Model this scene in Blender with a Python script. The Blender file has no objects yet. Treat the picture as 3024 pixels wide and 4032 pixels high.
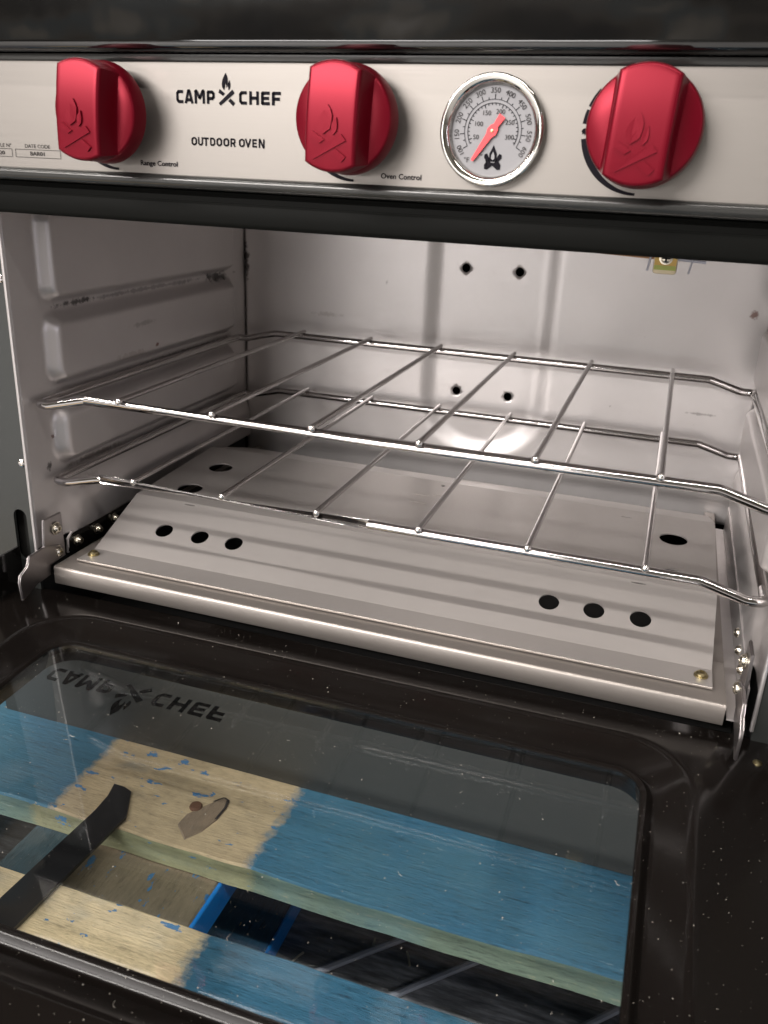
import bpy, bmesh, math, random
from mathutils import Vector, Matrix
R = math.radians
rnd = random.Random(7)
scene = bpy.context.scene
col = scene.collection

# ------------------------------------------------------------------ camera
cam_d = bpy.data.cameras.new('camera')
cam = bpy.data.objects.new('camera', cam_d); col.objects.link(cam)
cx_, cy_, cz_ = (0.94649, 0.31987, 0.043), (-0.15601, 0.33681, 0.92856), (0.28253, -0.88557, 0.36869)
cam.matrix_world = Matrix(((cx_[0], cy_[0], cz_[0], 0.2931), (cx_[1], cy_[1], cz_[1], -0.40856),
                           (cx_[2], cy_[2], cz_[2], 0.12778), (0, 0, 0, 1)))
cam_d.sensor_fit = 'HORIZONTAL'; cam_d.sensor_width = 36.0
cam_d.lens = 36.0 * 3373.97 / 3024.0
cam_d.clip_start = 0.01; cam_d.clip_end = 100
cam_d.dof.use_dof = True; cam_d.dof.focus_distance = 0.50; cam_d.dof.aperture_fstop = 26
scene.camera = cam

# ------------------------------------------------------------------ ceiling rows of the shop and added fill lights
scene.view_settings.view_transform = 'Standard'; scene.view_settings.look = 'None'
scene.view_settings.exposure = 0.12; scene.view_settings.gamma = 1.0
scene.cycles.use_denoising = True
scene.cycles.max_bounces = 14; scene.cycles.transparent_max_bounces = 16
scene.cycles.glossy_bounces = 8; scene.cycles.sample_clamp_indirect = 6.0
scene.cycles.caustics_reflective = True

w = bpy.data.worlds.new('World'); scene.world = w; w.use_nodes = True
wn, wl = w.node_tree.nodes, w.node_tree.links
bgn = wn['Background']
tcw = wn.new('ShaderNodeTexCoord')
mpw = wn.new('ShaderNodeMapping'); mpw.inputs['Scale'].default_value = (1.0, 1.0, 1.6)
wl.new(tcw.outputs['Generated'], mpw.inputs['Vector'])
nzw = wn.new('ShaderNodeTexNoise'); nzw.inputs['Scale'].default_value = 7.0; nzw.inputs['Detail'].default_value = 2.0; nzw.inputs['Roughness'].default_value = 0.62
wl.new(mpw.outputs['Vector'], nzw.inputs['Vector'])
rpw = wn.new('ShaderNodeValToRGB')
els = rpw.color_ramp.elements
els[0].position = 0.30; els[0].color = (0.05, 0.045, 0.04, 1)
els[1].position = 0.78; els[1].color = (1.1, 1.0, 0.9, 1)
for pos, c in ((0.42, (0.12, 0.10, 0.08, 1)), (0.50, (0.30, 0.245, 0.19, 1)), (0.57, (0.20, 0.24, 0.25, 1)), (0.63, (0.55, 0.47, 0.38, 1))):
    e = els.new(pos); e.color = c
wl.new(nzw.outputs['Fac'], rpw.inputs['Fac'])
wl.new(rpw.outputs['Color'], bgn.inputs['Color'])
bgn.inputs['Strength'].default_value = 0.58

def strip(x, y, z, lx, ly, power, color, rot=(0, 0, 0)):
    d = bpy.data.lights.new('ceiling_or_fill_strip', 'AREA'); d.shape = 'RECTANGLE'
    d.size = lx; d.size_y = ly; d.energy = power; d.color = color
    o = bpy.data.objects.new('ceiling_or_fill_strip', d); col.objects.link(o)
    o.location = (x, y, z); o.rotation_euler = rot
    return o
WARM = (1.0, 0.945, 0.90)
strip(-1.2, -1.22, 2.20, 6.0, 0.06, 105, WARM)
strip(-2.0, -3.60, 2.20, 3.6, 0.12, 140, WARM, (R(50), 0, 0))
strip(-2.6, -6.20, 2.20, 4.4, 0.16, 400, (1.0, 0.95, 0.92), (R(66), 0, 0))
strip(-4.2, -14.0, 0.35, 7.0, 0.9, 190, (1.0, 0.96, 0.94), (R(90), 0, R(-12)))  # added fill, low and far in front, brightens the back wall
strip(3.4, -1.6, 0.9, 0.10, 1.8, 9, (0.90, 0.88, 1.0), (R(90), 0, R(65)))  # added upright fill at the right, for the highlight on the knob grip

# ------------------------------------------------------------------ materials
def mat(name, color, rough=0.5, metal=0.0, spec=0.5, **kw):
    m = bpy.data.materials.new(name); m.use_nodes = True
    b = m.node_tree.nodes['Principled BSDF']
    b.inputs['Base Color'].default_value = (*color, 1); b.inputs['Roughness'].default_value = rough
    b.inputs['Metallic'].default_value = metal; b.inputs['Specular IOR Level'].default_value = spec
    for k, v in kw.items():
        b.inputs[k.replace('_', ' ')].default_value = v
    return m
def nodes(m):
    return m.node_tree.nodes, m.node_tree.links, m.node_tree.nodes['Principled BSDF']
def noise(m, scale, detail=2.0, vec=(1, 1, 1), rough=0.5, rot=(0, 0, 0)):
    n, l, b = nodes(m)
    tc = n.new('ShaderNodeTexCoord'); mp = n.new('ShaderNodeMapping'); mp.inputs['Scale'].default_value = vec
    mp.inputs['Rotation'].default_value = rot
    l.new(tc.outputs['Object'], mp.inputs['Vector'])
    nz = n.new('ShaderNodeTexNoise'); nz.inputs['Scale'].default_value = scale
    nz.inputs['Detail'].default_value = detail; nz.inputs['Roughness'].default_value = rough
    l.new(mp.outputs['Vector'], nz.inputs['Vector'])
    return nz.outputs['Fac']
def ramp(m, fac, stops):
    n, l, b = nodes(m)
    r = n.new('ShaderNodeValToRGB'); e = r.color_ramp.elements
    e[0].position, e[0].color = stops[0][0], (*stops[0][1], 1)
    e[1].position, e[1].color = stops[-1][0], (*stops[-1][1], 1)
    for p, c in stops[1:-1]:
        q = e.new(p); q.color = (*c, 1)
    l.new(fac, r.inputs['Fac']); return r.outputs['Color']
def mrange(m, fac, a, b_, c, d):
    n, l, _ = nodes(m)
    r = n.new('ShaderNodeMapRange'); r.inputs[1].default_value = a; r.inputs[2].default_value = b_
    r.inputs[3].default_value = c; r.inputs[4].default_value = d
    l.new(fac, r.inputs[0]); return r.outputs[0]
def bump(m, fac, strength, dist=0.001):
    n, l, b = nodes(m)
    bp = n.new('ShaderNodeBump'); bp.inputs['Strength'].default_value = strength; bp.inputs['Distance'].default_value = dist
    l.new(fac, bp.inputs['Height'])
    if b.inputs['Normal'].is_linked:
        l.new(b.inputs['Normal'].links[0].from_socket, bp.inputs['Normal'])
    l.new(bp.outputs['Normal'], b.inputs['Normal'])
def mix(m, fac, a, b_):
    n, l, _ = nodes(m)
    x = n.new('ShaderNodeMix'); x.data_type = 'RGBA'
    if hasattr(fac, 'links'): l.new(fac, x.inputs['Factor'])
    else: x.inputs['Factor'].default_value = fac
    for i, v in ((6, a), (7, b_)):
        if hasattr(v, 'links'): l.new(v, x.inputs[i])
        else: x.inputs[i].default_value = (*v, 1)
    return x.outputs[2]
def math_(m, op, a, b_=None):
    n, l, _ = nodes(m)
    x = n.new('ShaderNodeMath'); x.operation = op
    for i, v in ((0, a), (1, b_)):
        if v is None: continue
        if hasattr(v, 'links'): l.new(v, x.inputs[i])
        else: x.inputs[i].default_value = v
    return x.outputs[0]

# brushed control panel steel
M_panel = mat('brushed_panel_steel', (0.225, 0.209, 0.192), 0.42, 0.70)
f = noise(M_panel, 90, 3, (0.5, 1, 70)); bump(M_panel, f, 0.02, 0.0003)
n_, l_, b_ = nodes(M_panel)
l_.new(mrange(M_panel, noise(M_panel, 40, 3, (0.4, 1, 40)), 0.3, 0.7, 0.38, 0.44), b_.inputs['Roughness'])
# aluminised sheet of the cavity
def sheet(name, c, r0, r1, metal=0.92):
    m = mat(name, c, 0.4, metal)
    n, l, b = nodes(m)
    f1 = noise(m, 9, 4); f2 = noise(m, 420, 2)
    l.new(mix(m, mrange(m, f1, 0.35, 0.7, 0, 1), tuple(v * 0.93 for v in c), tuple(min(1, v * 1.05) for v in c)), b.inputs['Base Color'])
    l.new(mrange(m, f2, 0.3, 0.7, r0 + 0.025, r1 - 0.025), b.inputs['Roughness'])
    st = mrange(m, noise(m, 48, 5, (1, 1, 1), 0.65), 0.735, 0.80, 0, 0.75)
    src = b.inputs['Base Color'].links[0].from_socket
    l.new(mix(m, st, src, (0.05, 0.038, 0.03)), b.inputs['Base Color'])
    bump(m, noise(m, 14, 2), 0.025, 0.002)
    return m
M_sheet = sheet('aluminised_sheet', (0.57, 0.542, 0.535), 0.34, 0.44, 0.74)
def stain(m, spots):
    """soot, scorch marks and painted groove shade, each with a place of its own: (centre, radii, strength, colour)"""
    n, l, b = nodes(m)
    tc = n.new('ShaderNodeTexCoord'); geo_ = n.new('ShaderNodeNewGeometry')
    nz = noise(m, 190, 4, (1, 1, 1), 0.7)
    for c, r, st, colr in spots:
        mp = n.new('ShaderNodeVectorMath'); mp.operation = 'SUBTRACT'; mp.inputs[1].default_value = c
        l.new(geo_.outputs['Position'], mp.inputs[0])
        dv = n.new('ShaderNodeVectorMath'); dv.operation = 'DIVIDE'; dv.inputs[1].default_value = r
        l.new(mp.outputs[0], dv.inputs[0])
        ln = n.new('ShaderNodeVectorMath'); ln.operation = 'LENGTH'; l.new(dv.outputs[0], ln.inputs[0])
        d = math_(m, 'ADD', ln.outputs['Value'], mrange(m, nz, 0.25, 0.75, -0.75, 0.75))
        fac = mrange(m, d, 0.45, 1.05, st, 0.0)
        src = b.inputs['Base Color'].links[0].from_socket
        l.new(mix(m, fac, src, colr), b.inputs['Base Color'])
SOOT_SHADE = (0.02, 0.016, 0.014)
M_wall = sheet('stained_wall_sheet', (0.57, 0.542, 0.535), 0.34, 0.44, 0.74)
stain(M_wall, [((-0.064, 0.235, 0.0425), (0.02, 0.020, 0.0042), 0.9, SOOT_SHADE), ((-0.064, 0.055, 0.0430), (0.02, 0.022, 0.0022), 0.8, SOOT_SHADE), ((-0.064, 0.14, 0.0430), (0.02, 0.10, 0.0016), 0.5, SOOT_SHADE),  # soot smudges at the groove ends; long line is rib shade in the colour
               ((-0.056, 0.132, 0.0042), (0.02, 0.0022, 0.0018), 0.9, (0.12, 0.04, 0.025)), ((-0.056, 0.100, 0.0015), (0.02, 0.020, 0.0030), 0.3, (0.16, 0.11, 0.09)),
               ((-0.056, 0.117, 0.0215), (0.02, 0.016, 0.0020), 0.35, (0.10, 0.085, 0.075)), ((-0.066, 0.015, -0.055), (0.02, 0.0022, 0.003), 0.8, SOOT_SHADE), ((-0.066, 0.020, -0.0365), (0.02, 0.0012, 0.0016), 0.8, (0.1, 0.04, 0.03)),
               ((-0.064, 0.19, -0.0098), (0.02, 0.09, 0.0016), 0.5, SOOT_SHADE), ((-0.064, 0.06, -0.060), (0.02, 0.03, 0.002), 0.5, (0.09, 0.06, 0.04)), ((-0.062, 0.050, -0.0745), (0.02, 0.012, 0.004), 0.3, (0.16, 0.14, 0.13))])  # long dark line: shade below the middle rib put into the colour
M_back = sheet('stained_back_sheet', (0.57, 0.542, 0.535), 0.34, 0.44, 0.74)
stain(M_back, [((0.3507, 0.285, 0.0420), (0.0035, 0.02, 0.0032), 0.85, (0.16, 0.085, 0.07)), ((-0.0640, 0.285, 0.050), (0.0025, 0.02, 0.016), 0.85, SOOT_SHADE), ((0.325, 0.285, -0.0365), (0.012, 0.02, 0.0012), 0.5, (0.12, 0.11, 0.1)),
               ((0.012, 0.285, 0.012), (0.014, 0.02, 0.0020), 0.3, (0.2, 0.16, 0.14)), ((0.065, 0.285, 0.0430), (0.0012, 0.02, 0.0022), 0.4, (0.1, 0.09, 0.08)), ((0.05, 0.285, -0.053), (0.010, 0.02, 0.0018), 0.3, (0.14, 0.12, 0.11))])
M_deflect = sheet('deflector_sheet', (0.50, 0.47, 0.45), 0.36, 0.46, 0.7)
M_bright = sheet('bright_base_sheet', (0.30, 0.272, 0.25), 0.34, 0.42, 0.7)
M_bracket = mat('bracket_steel', (0.38, 0.355, 0.355), 0.32, 1.0)
M_chrome = mat('chrome_wire', (0.52, 0.50, 0.495), 0.10, 1.0)
bump(M_chrome, noise(M_chrome, 160, 2), 0.05, 0.0006)
M_weld = mat('bright_weld', (0.9, 0.87, 0.85), 0.16, 1.0)
M_screw = mat('zinc_screw', (0.58, 0.54, 0.45), 0.25, 1.0)
M_brass = mat('yellow_zinc_screw', (0.40, 0.34, 0.19), 0.3, 1.0)
M_bezel = mat('polished_bezel', (0.62, 0.60, 0.565), 0.11, 1.0)
M_red = mat('red_satin_metal', (0.155, 0.0015, 0.0105), 0.34, 0.5, 0.28)
M_dark = mat('dark_void', (0.008, 0.008, 0.008), 0.7)
M_ink = mat('black_ink', (0.006, 0.005, 0.008), 0.6, 0.0, 0.08)
M_grey_ink = mat('grey_ink', (0.03, 0.026, 0.026), 0.6, 0.0, 0.1)
M_glassink = mat('black_glass_print', (0.003, 0.003, 0.003), 0.8, 0.0, 0.0)
M_plinth = mat('grey_plinth', (0.06, 0.058, 0.054), 0.5, 0.3)
M_dial = mat('dial_face', (0.20, 0.197, 0.205), 0.45, 0.2)
bump(M_dial, noise(M_dial, 300, 2, (1, 1, 12)), 0.05, 0.0003)
M_needle = mat('red_needle', (0.80, 0.045, 0.055), 0.45)
M_enamel = mat('black_enamel', (0.006, 0.0055, 0.005), 0.10, 0.0, 0.5)
bump(M_enamel, noise(M_enamel, 55, 3), 0.10, 0.002)
M_hood = mat('wavy_black_enamel', (0.004, 0.004, 0.004), 0.06, 0.0, 0.9)
bump(M_hood, noise(M_hood, 30, 2, (1, 1, 0.7)), 0.11, 0.003)
M_satin = mat('satin_black', (0.0050, 0.0052, 0.0046), 0.5, 0.0, 0.04)
M_post = mat('grey_black_post', (0.022, 0.024, 0.023), 0.36, 0.0, 0.5)
M_trim = mat('dark_grey_trim', (0.04, 0.04, 0.038), 0.2, 0.3, 0.5)
M_door = mat('door_enamel', (0.0060, 0.0048, 0.0042), 0.15, 0.0, 0.25)
bump(M_door, noise(M_door, 30, 2), 0.06, 0.002)
M_ivory = mat('ivory_ceramic', (0.72, 0.62, 0.42), 0.4)
M_yellow = mat('yellow_label', (0.62, 0.40, 0.09), 0.4)
M_green = mat('green_stripe', (0.40, 0.45, 0.10), 0.45)
M_copper = mat('copper_tube', (0.45, 0.24, 0.13), 0.35, 0.9)
M_strap = mat('black_plastic', (0.012, 0.011, 0.012), 0.42)
M_dust = mat('pale_dust', (0.38, 0.35, 0.30), 0.9)
M_rod = mat('grey_rod', (0.42, 0.43, 0.50), 0.5, 0.2)
M_rust = mat('rust_nail', (0.16, 0.075, 0.045), 0.7, 0.3)

# door glass: clear pane with Fresnel reflection
M_glass = bpy.data.materials.new('oven_door_glass'); M_glass.use_nodes = True
n, l = M_glass.node_tree.nodes, M_glass.node_tree.links
n.remove(n['Principled BSDF'])
geo = n.new('ShaderNodeNewGeometry')
dt = n.new('ShaderNodeVectorMath'); dt.operation = 'DOT_PRODUCT'
l.new(geo.outputs['Incoming'], dt.inputs[0]); l.new(geo.outputs['Normal'], dt.inputs[1])
def mm(op, a, b=None):
    x = n.new('ShaderNodeMath'); x.operation = op
    for i, v in ((0, a), (1, b)):
        if v is None: continue
        if hasattr(v, 'links'): l.new(v, x.inputs[i])
        else: x.inputs[i].default_value = v
    return x.outputs[0]
fr = mm('ADD', mm('MULTIPLY', mm('POWER', mm('SUBTRACT', 1.0, mm('ABSOLUTE', dt.outputs['Value'])), 5.0), 0.955), 0.045)
tr = n.new('ShaderNodeBsdfTransparent'); tr.inputs['Color'].default_value = (0.935, 0.965, 0.97, 1)
gl = n.new('ShaderNodeBsdfGlossy'); gl.inputs['Roughness'].default_value = 0.0
mx = n.new('ShaderNodeMixShader'); l.new(fr, mx.inputs[0]); l.new(tr.outputs[0], mx.inputs[1]); l.new(gl.outputs[0], mx.inputs[2])
l.new(mx.outputs[0], n['Material Output'].inputs['Surface'])

def wood(name, grain_axis='x', blue=(0.045, 0.165, 0.27), bare=(0.56, 0.41, 0.25), patch=None, grain=1.0):
    """blue-painted softwood; patch=(x0, x1): stretch along X where the paint has been left off"""
    m = mat(name, bare, 0.62)
    n, l, b = nodes(m)
    ax_ = lambda a, c: (a, c, c) if grain_axis == 'x' else (c, a, c)
    g = noise(m, 5, 6, ax_(4.0, 75), 0.66); fine = noise(m, 60, 5, ax_(2.4, 14), 0.75); iso = noise(m, 55, 6, ax_(0.8, 1.3), 0.7); big = noise(m, 14, 5, (1, 1, 1), 0.6); pores = noise(m, 260, 3, ax_(0.35, 1.6), 0.7)
    gg = math_(m, 'ADD', math_(m, 'MULTIPLY', g, 0.45), math_(m, 'MULTIPLY', fine, 0.55))
    gb = math_(m, 'ADD', math_(m, 'MULTIPLY', gg, 0.55), math_(m, 'MULTIPLY', iso, 0.45))
    bw = ramp(m, gb, [(0.37, tuple(v * 0.5 for v in bare)), (0.46, tuple(v * 0.88 for v in bare)), (0.56, tuple(min(1, v * 1.1) for v in bare)), (0.66, tuple(min(1, v * 1.35) for v in bare))])
    bw = mix(m, mrange(m, big, 0.48, 0.72, 0, 0.6), bw, tuple(v * q for v, q in zip(bare, (0.62, 0.66, 0.72))))
    bw = mix(m, mrange(m, pores, 0.62, 0.72, 0, 0.5), bw, tuple(v * 0.35 for v in bare))
    bl = ramp(m, gg, [(0.36, tuple(v * 0.32 for v in blue)), (0.46, tuple(v * 0.85 for v in blue)), (0.56, blue), (0.68, (blue[0] * 2.4 + 0.03, blue[1] * 1.5 + 0.02, blue[2] * 1.3))])
    bl = mix(m, mrange(m, big, 0.45, 0.7, 0, 0.55), bl, (0.08, 0.185, 0.235))
    scuff = mrange(m, noise(m, 34, 5, ax_(1.0, 4.5), 0.72), 0.66, 0.74, 0, 0.5)
    bl = mix(m, scuff, bl, (0.42, 0.50, 0.55))
    chips = mrange(m, noise(m, 95, 5, ax_(0.6, 1.6), 0.75), 0.685, 0.70, 0, 0.9)
    bl = mix(m, chips, bl, bw)
    if patch is None:
        l.new(bl, b.inputs['Base Color'])
    else:
        tc = n.new('ShaderNodeTexCoord'); sx = n.new('ShaderNodeSeparateXYZ'); l.new(tc.outputs['Object'], sx.inputs[0])
        wob = math_(m, 'ADD', mrange(m, noise(m, 22, 5, (1, 1, 1), 0.7), 0.2, 0.8, -0.005, 0.005), mrange(m, noise(m, 170, 5, (1, 1, 1), 0.75), 0.25, 0.75, -0.0035, 0.0035))
        X = math_(m, 'ADD', sx.outputs['X'], wob)
        a = mrange(m, X, patch[0] - 0.003, patch[0] + 0.003, 0, 1); c = mrange(m, X, patch[1] - 0.0035, patch[1] + 0.0035, 1, 0)
        inside = math_(m, 'MULTIPLY', a, c)
        fl = mrange(m, noise(m, 70, 5, ax_(0.9, 1.9), 0.62), 0.622, 0.632, 0, 0.95)
        wash = mrange(m, noise(m, 28, 3, ax_(1, 1.6)), 0.60, 0.78, 0, 0.35)
        inside2 = math_(m, 'MULTIPLY', inside, math_(m, 'SUBTRACT', 1.0, math_(m, 'MAXIMUM', fl, wash)))
        flc = mix(m, math_(m, 'MULTIPLY', inside, fl), bl, (0.05, 0.20, 0.42))
        l.new(mix(m, inside2, flc, bw), b.inputs['Base Color'])
    bump(m, gg, 0.7 * grain, 0.0012); bump(m, pores, 0.25 * grain, 0.0005)
    l.new(mrange(m, gg, 0.3, 0.7, 0.5, 0.8), b.inputs['Roughness'])
    return m
M_wood1 = wood('blue_board_bare_middle', patch=(-0.0172, 0.1160))
M_wood2 = wood('blue_board_bare_end', bare=(0.75, 0.57, 0.345), patch=(-0.5, 0.1172))
M_woodb = wood('blue_board')
M_woodx = wood('grey_cross_board', 'y', blue=(0.075, 0.12, 0.145), bare=(0.27, 0.21, 0.14), patch=(-0.001, 0.5))
M_paint = mat('bright_blue_paint', (0.008, 0.25, 0.78), 0.55)
bump(M_paint, noise(M_paint, 60, 4, (1, 0.3, 3)), 0.5, 0.001)
M_lowb = wood('blue_bottom_board', 'y', blue=(0.02, 0.10, 0.22))
M_floor = mat('dark_wood_floor', (0.03, 0.03, 0.034), 0.5)
g = noise(M_floor, 4, 5, (10, 60, 10), 0.6)
n, l, b = nodes(M_floor)
l.new(ramp(M_floor, g, [(0.3, (0.07, 0.07, 0.08)), (0.5, (0.20, 0.20, 0.22)), (0.72, (0.42, 0.42, 0.45))]), b.inputs['Base Color'])
bump(M_floor, g, 0.4, 0.001)
M_edgewood = wood('board_edge', blue=(0.17, 0.23, 0.17), bare=(0.30, 0.29, 0.165), patch=(-0.03, 0.12))
M_splinter = mat('pale_splinter', (0.5, 0.45, 0.36), 0.8)
M_knot = wood('brown_knot', 'y', bare=(0.27, 0.19, 0.13), patch=(-1, 1))
M_knotrim = mat('dark_knot_rim', (0.03, 0.022, 0.02), 0.7)

# ------------------------------------------------------------------ helpers
def link(name, me, m, parent=None, loc=(0, 0, 0)):
    if isinstance(m, (list, tuple)):
        for q in m: me.materials.append(q)
    elif m is not None and not me.materials: me.materials.append(m)
    o = bpy.data.objects.new(name, me); col.objects.link(o); o.location = loc
    if parent is not None:
        o.parent = parent
    return o
KEEP = set()
def part(name, bm, m, parent, loc=(0, 0, 0), smooth=True, angle=35):
    """bm is in world metres (or around loc, when loc is given); parents are never rotated unless stated"""
    me = bm if isinstance(bm, bpy.types.Mesh) else tomesh(name, bm, smooth, angle)
    pl = worldloc(parent) if parent is not None else Vector((0, 0, 0))
    return link(name, me, m, parent, Vector(loc) - pl)
def worldloc(o):
    v = Vector(o.location)
    while o.parent is not None:
        o = o.parent; v += Vector(o.location)
    return v
def tomesh(name, bm, smooth=True, angle=35):
    if id(bm) not in KEEP: bmesh.ops.recalc_face_normals(bm, faces=bm.faces)
    KEEP.discard(id(bm))
    me = bpy.data.meshes.new(name); bm.to_mesh(me); bm.free()
    if smooth:
        me.polygons.foreach_set('use_smooth', [True] * len(me.polygons))
        me.set_sharp_from_angle(angle=R(angle))
    return me
def thing(name, label, cat, loc=(0, 0, 0), group=None):
    o = bpy.data.objects.new(name, None); col.objects.link(o); o.location = loc; o.empty_display_size = 0.02
    o['label'] = label; o['category'] = cat
    if group: o['group'] = group
    return o
def tag(o, label, cat, group=None):
    o['label'] = label; o['category'] = cat
    if group: o['group'] = group
    return o
def box(bm, x0, x1, y0, y1, z0, z1, bev=0.0, seg=2):
    vs = [bm.verts.new((x, y, z)) for x in (x0, x1) for y in (y0, y1) for z in (z0, z1)]
    idx = [(0, 1, 3, 2), (4, 6, 7, 5), (0, 4, 5, 1), (2, 3, 7, 6), (0, 2, 6, 4), (1, 5, 7, 3)]
    fs = [bm.faces.new([vs[i] for i in q]) for q in idx]
    if bev > 0:
        es = list({e for fc in fs for e in fc.edges})
        bmesh.ops.bevel(bm, geom=es, offset=bev, segments=seg, affect='EDGES', profile=0.5, clamp_overlap=True)
    return bm
def newbox(*a, **k):
    return box(bmesh.new(), *a, **k)
def tube(bm, pts, r, n=10, closed=False, caps=True):
    pts = [Vector(p) for p in pts]; N = len(pts); rings = []
    up = Vector((0, 0, 1)); prev = None
    for i, p in enumerate(pts):
        if closed: t = (pts[(i + 1) % N] - pts[i - 1]).normalized()
        else: t = (pts[min(i + 1, N - 1)] - pts[max(i - 1, 0)]).normalized()
        if prev is None:
            a = up if abs(t.z) < 0.9 else Vector((1, 0, 0))
            u = (a - t * a.dot(t)).normalized()
        else:
            u = pt.rotation_difference(t) @ prev; u = (u - t * u.dot(t)).normalized()
        prev = u; pt = t; v = t.cross(u)
        rings.append([bm.verts.new(p + (u * math.cos(2 * math.pi * k / n) + v * math.sin(2 * math.pi * k / n)) * r) for k in range(n)])
    M = N if closed else N - 1
    for i in range(M):
        A, B = rings[i], rings[(i + 1) % N]
        for k in range(n):
            bm.faces.new((A[k], A[(k + 1) % n], B[(k + 1) % n], B[k]))
    if not closed and caps:
        bm.faces.new(rings[0][::-1]); bm.faces.new(rings[-1])
    return bm
def arc_pts(path, rad, seg=6):
    """round the corners of an open polyline"""
    P = [Vector(p) for p in path]; out = [P[0]]
    for i in range(1, len(P) - 1):
        a, b, c = P[i - 1], P[i], P[i + 1]
        d1, d2 = (a - b).normalized(), (c - b).normalized()
        ang = d1.angle(d2); t = min(rad / math.tan(ang / 2), (a - b).length * 0.49, (c - b).length * 0.49)
        p1, p2 = b + d1 * t, b + d2 * t
        for k in range(seg + 1):
            s = k / seg
            out.append(p1 * (1 - s) ** 2 + b * 2 * s * (1 - s) + p2 * s * s)
    out.append(P[-1]); return out
def lathe(bm, prof, n=48, axis='y', c=(0, 0, 0)):
    """prof: (radius, offset along axis)"""
    rings = []
    for r, h in prof:
        ring = []
        if r < 1e-7:
            ring = [bm.verts.new(ax(0, 0, h, axis, c))]
        else:
            for k in range(n):
                a = 2 * math.pi * k / n
                ring.append(bm.verts.new(ax(r * math.cos(a), r * math.sin(a), h, axis, c)))
        rings.append(ring)
    for A, B in zip(rings, rings[1:]):
        for k in range(n):
            q = [A[k % len(A)], A[(k + 1) % len(A)], B[(k + 1) % len(B)], B[k % len(B)]]
            q2 = []
            for v in q:
                if v not in q2: q2.append(v)
            if len(q2) > 2: bm.faces.new(q2)
    return bm
def ax(u, v, h, axis, c):
    if axis == 'y': return (c[0] + u, c[1] + h, c[2] + v)
    if axis == 'x': return (c[0] + h, c[1] + u, c[2] + v)
    return (c[0] + u, c[1] + v, c[2] + h)
def extrude_poly(bm, pts, to3, depth3):
    """pts 2D, to3(p)->Vector; depth3 vector"""
    a = [bm.verts.new(to3(p)) for p in pts]; b = [bm.verts.new(to3(p) + Vector(depth3)) for p in pts]
    bm.faces.new(a); bm.faces.new(b[::-1]); n = len(pts)
    for i in range(n): bm.faces.new((a[i], b[i], b[(i + 1) % n], a[(i + 1) % n]))
    return bm
def flat(bm, pts, to3):
    bm.faces.new([bm.verts.new(to3(p)) for p in pts]); return bm
def circle(cx, cy, r, n=20, ry=None):
    ry = ry or r
    return [(cx + r * math.cos(2 * math.pi * k / n), cy + ry * math.sin(2 * math.pi * k / n)) for k in range(n)]
def plate(bm, outer, holes, to3):
    """flat plate with holes"""
    es = []
    for loop in [outer] + holes:
        vs = [bm.verts.new(to3(p)) for p in loop]
        es += [bm.edges.new((vs[i], vs[(i + 1) % len(vs)])) for i in range(len(vs))]
    bmesh.ops.triangle_fill(bm, edges=es, use_beauty=True, use_dissolve=False)
    return bm

def screw_bm(r=0.0032, h=0.0022, axis='y', sgn=-1):
    bm = bmesh.new()
    lathe(bm, [(r * 1.25, 0), (r * 1.25, sgn * h * 0.25), (r, sgn * h * 0.3), (r * 0.95, sgn * h * 0.7), (r * 0.6, sgn * h), (r * 0.32, sgn * h * 1.02), (r * 0.25, sgn * h * 0.55), (0, sgn * h * 0.5)], 18, axis)
    return bm

# ---- lettering: strokes and emblem, flat or extruded
def strokes(letter):
    c = 0.2; t = 0.12
    L = {
     'C': (0.78, [[(0.76, 0.88), (0.26, 0.88), (t, 0.74), (t, 0.26), (0.26, 0.12), (0.76, 0.12)]]),
     'A': (0.92, [[(0.10, 0.0), (0.40, 0.94), (0.52, 0.94), (0.82, 0.0)], [(0.22, 0.26), (0.70, 0.26)]]),
     'M': (1.06, [[(t, 0.0), (t, 0.94), (0.20, 0.94), (0.53, 0.42), (0.86, 0.94), (0.94, 0.94), (0.94, 0.0)]]),
     'P': (0.80, [[(t, 0.0), (t, 0.88), (0.56, 0.88), (0.68, 0.76), (0.68, 0.52), (0.56, 0.40), (t, 0.40)]]),
     'H': (0.90, [[(t, 0), (t, 1)], [(0.78, 0), (0.78, 1)], [(t, 0.5), (0.78, 0.5)]]),
     'E': (0.76, [[(0.76, 0.88), (t, 0.88), (t, 0.12), (0.76, 0.12)], [(t, 0.5), (0.70, 0.5)]]),
     'F': (0.74, [[(0.76, 0.88), (t, 0.88), (t, 0.0)], [(t, 0.46), (0.68, 0.46)]]),
     'O': (0.86, [[(0.30, 0.88), (0.56, 0.88), (0.74, 0.72), (0.74, 0.28), (0.56, 0.12), (0.30, 0.12), (t, 0.28), (t, 0.72), (0.30, 0.88)]]),
     'U': (0.86, [[(t, 1.0), (t, 0.28), (0.28, 0.12), (0.58, 0.12), (0.74, 0.28), (0.74, 1.0)]]),
     'T': (0.80, [[(0.0, 0.88), (0.80, 0.88)], [(0.40, 0.88), (0.40, 0.0)]]),
     'D': (0.86, [[(t, 0.12), (t, 0.88), (0.54, 0.88), (0.74, 0.70), (0.74, 0.30), (0.54, 0.12), (t, 0.12)]]),
     'R': (0.84, [[(t, 0.0), (t, 0.88), (0.56, 0.88), (0.68, 0.76), (0.68, 0.54), (0.56, 0.42), (t, 0.42)], [(0.46, 0.42), (0.72, 0.0)]]),
     'V': (0.90, [[(0.08, 1.0), (0.45, 0.06), (0.82, 1.0)]]),
     'N': (0.90, [[(t, 0.0), (t, 0.96), (0.18, 0.96), (0.72, 0.04), (0.78, 0.04), (0.78, 1.0)]]),
    }
    return L[letter]
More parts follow.
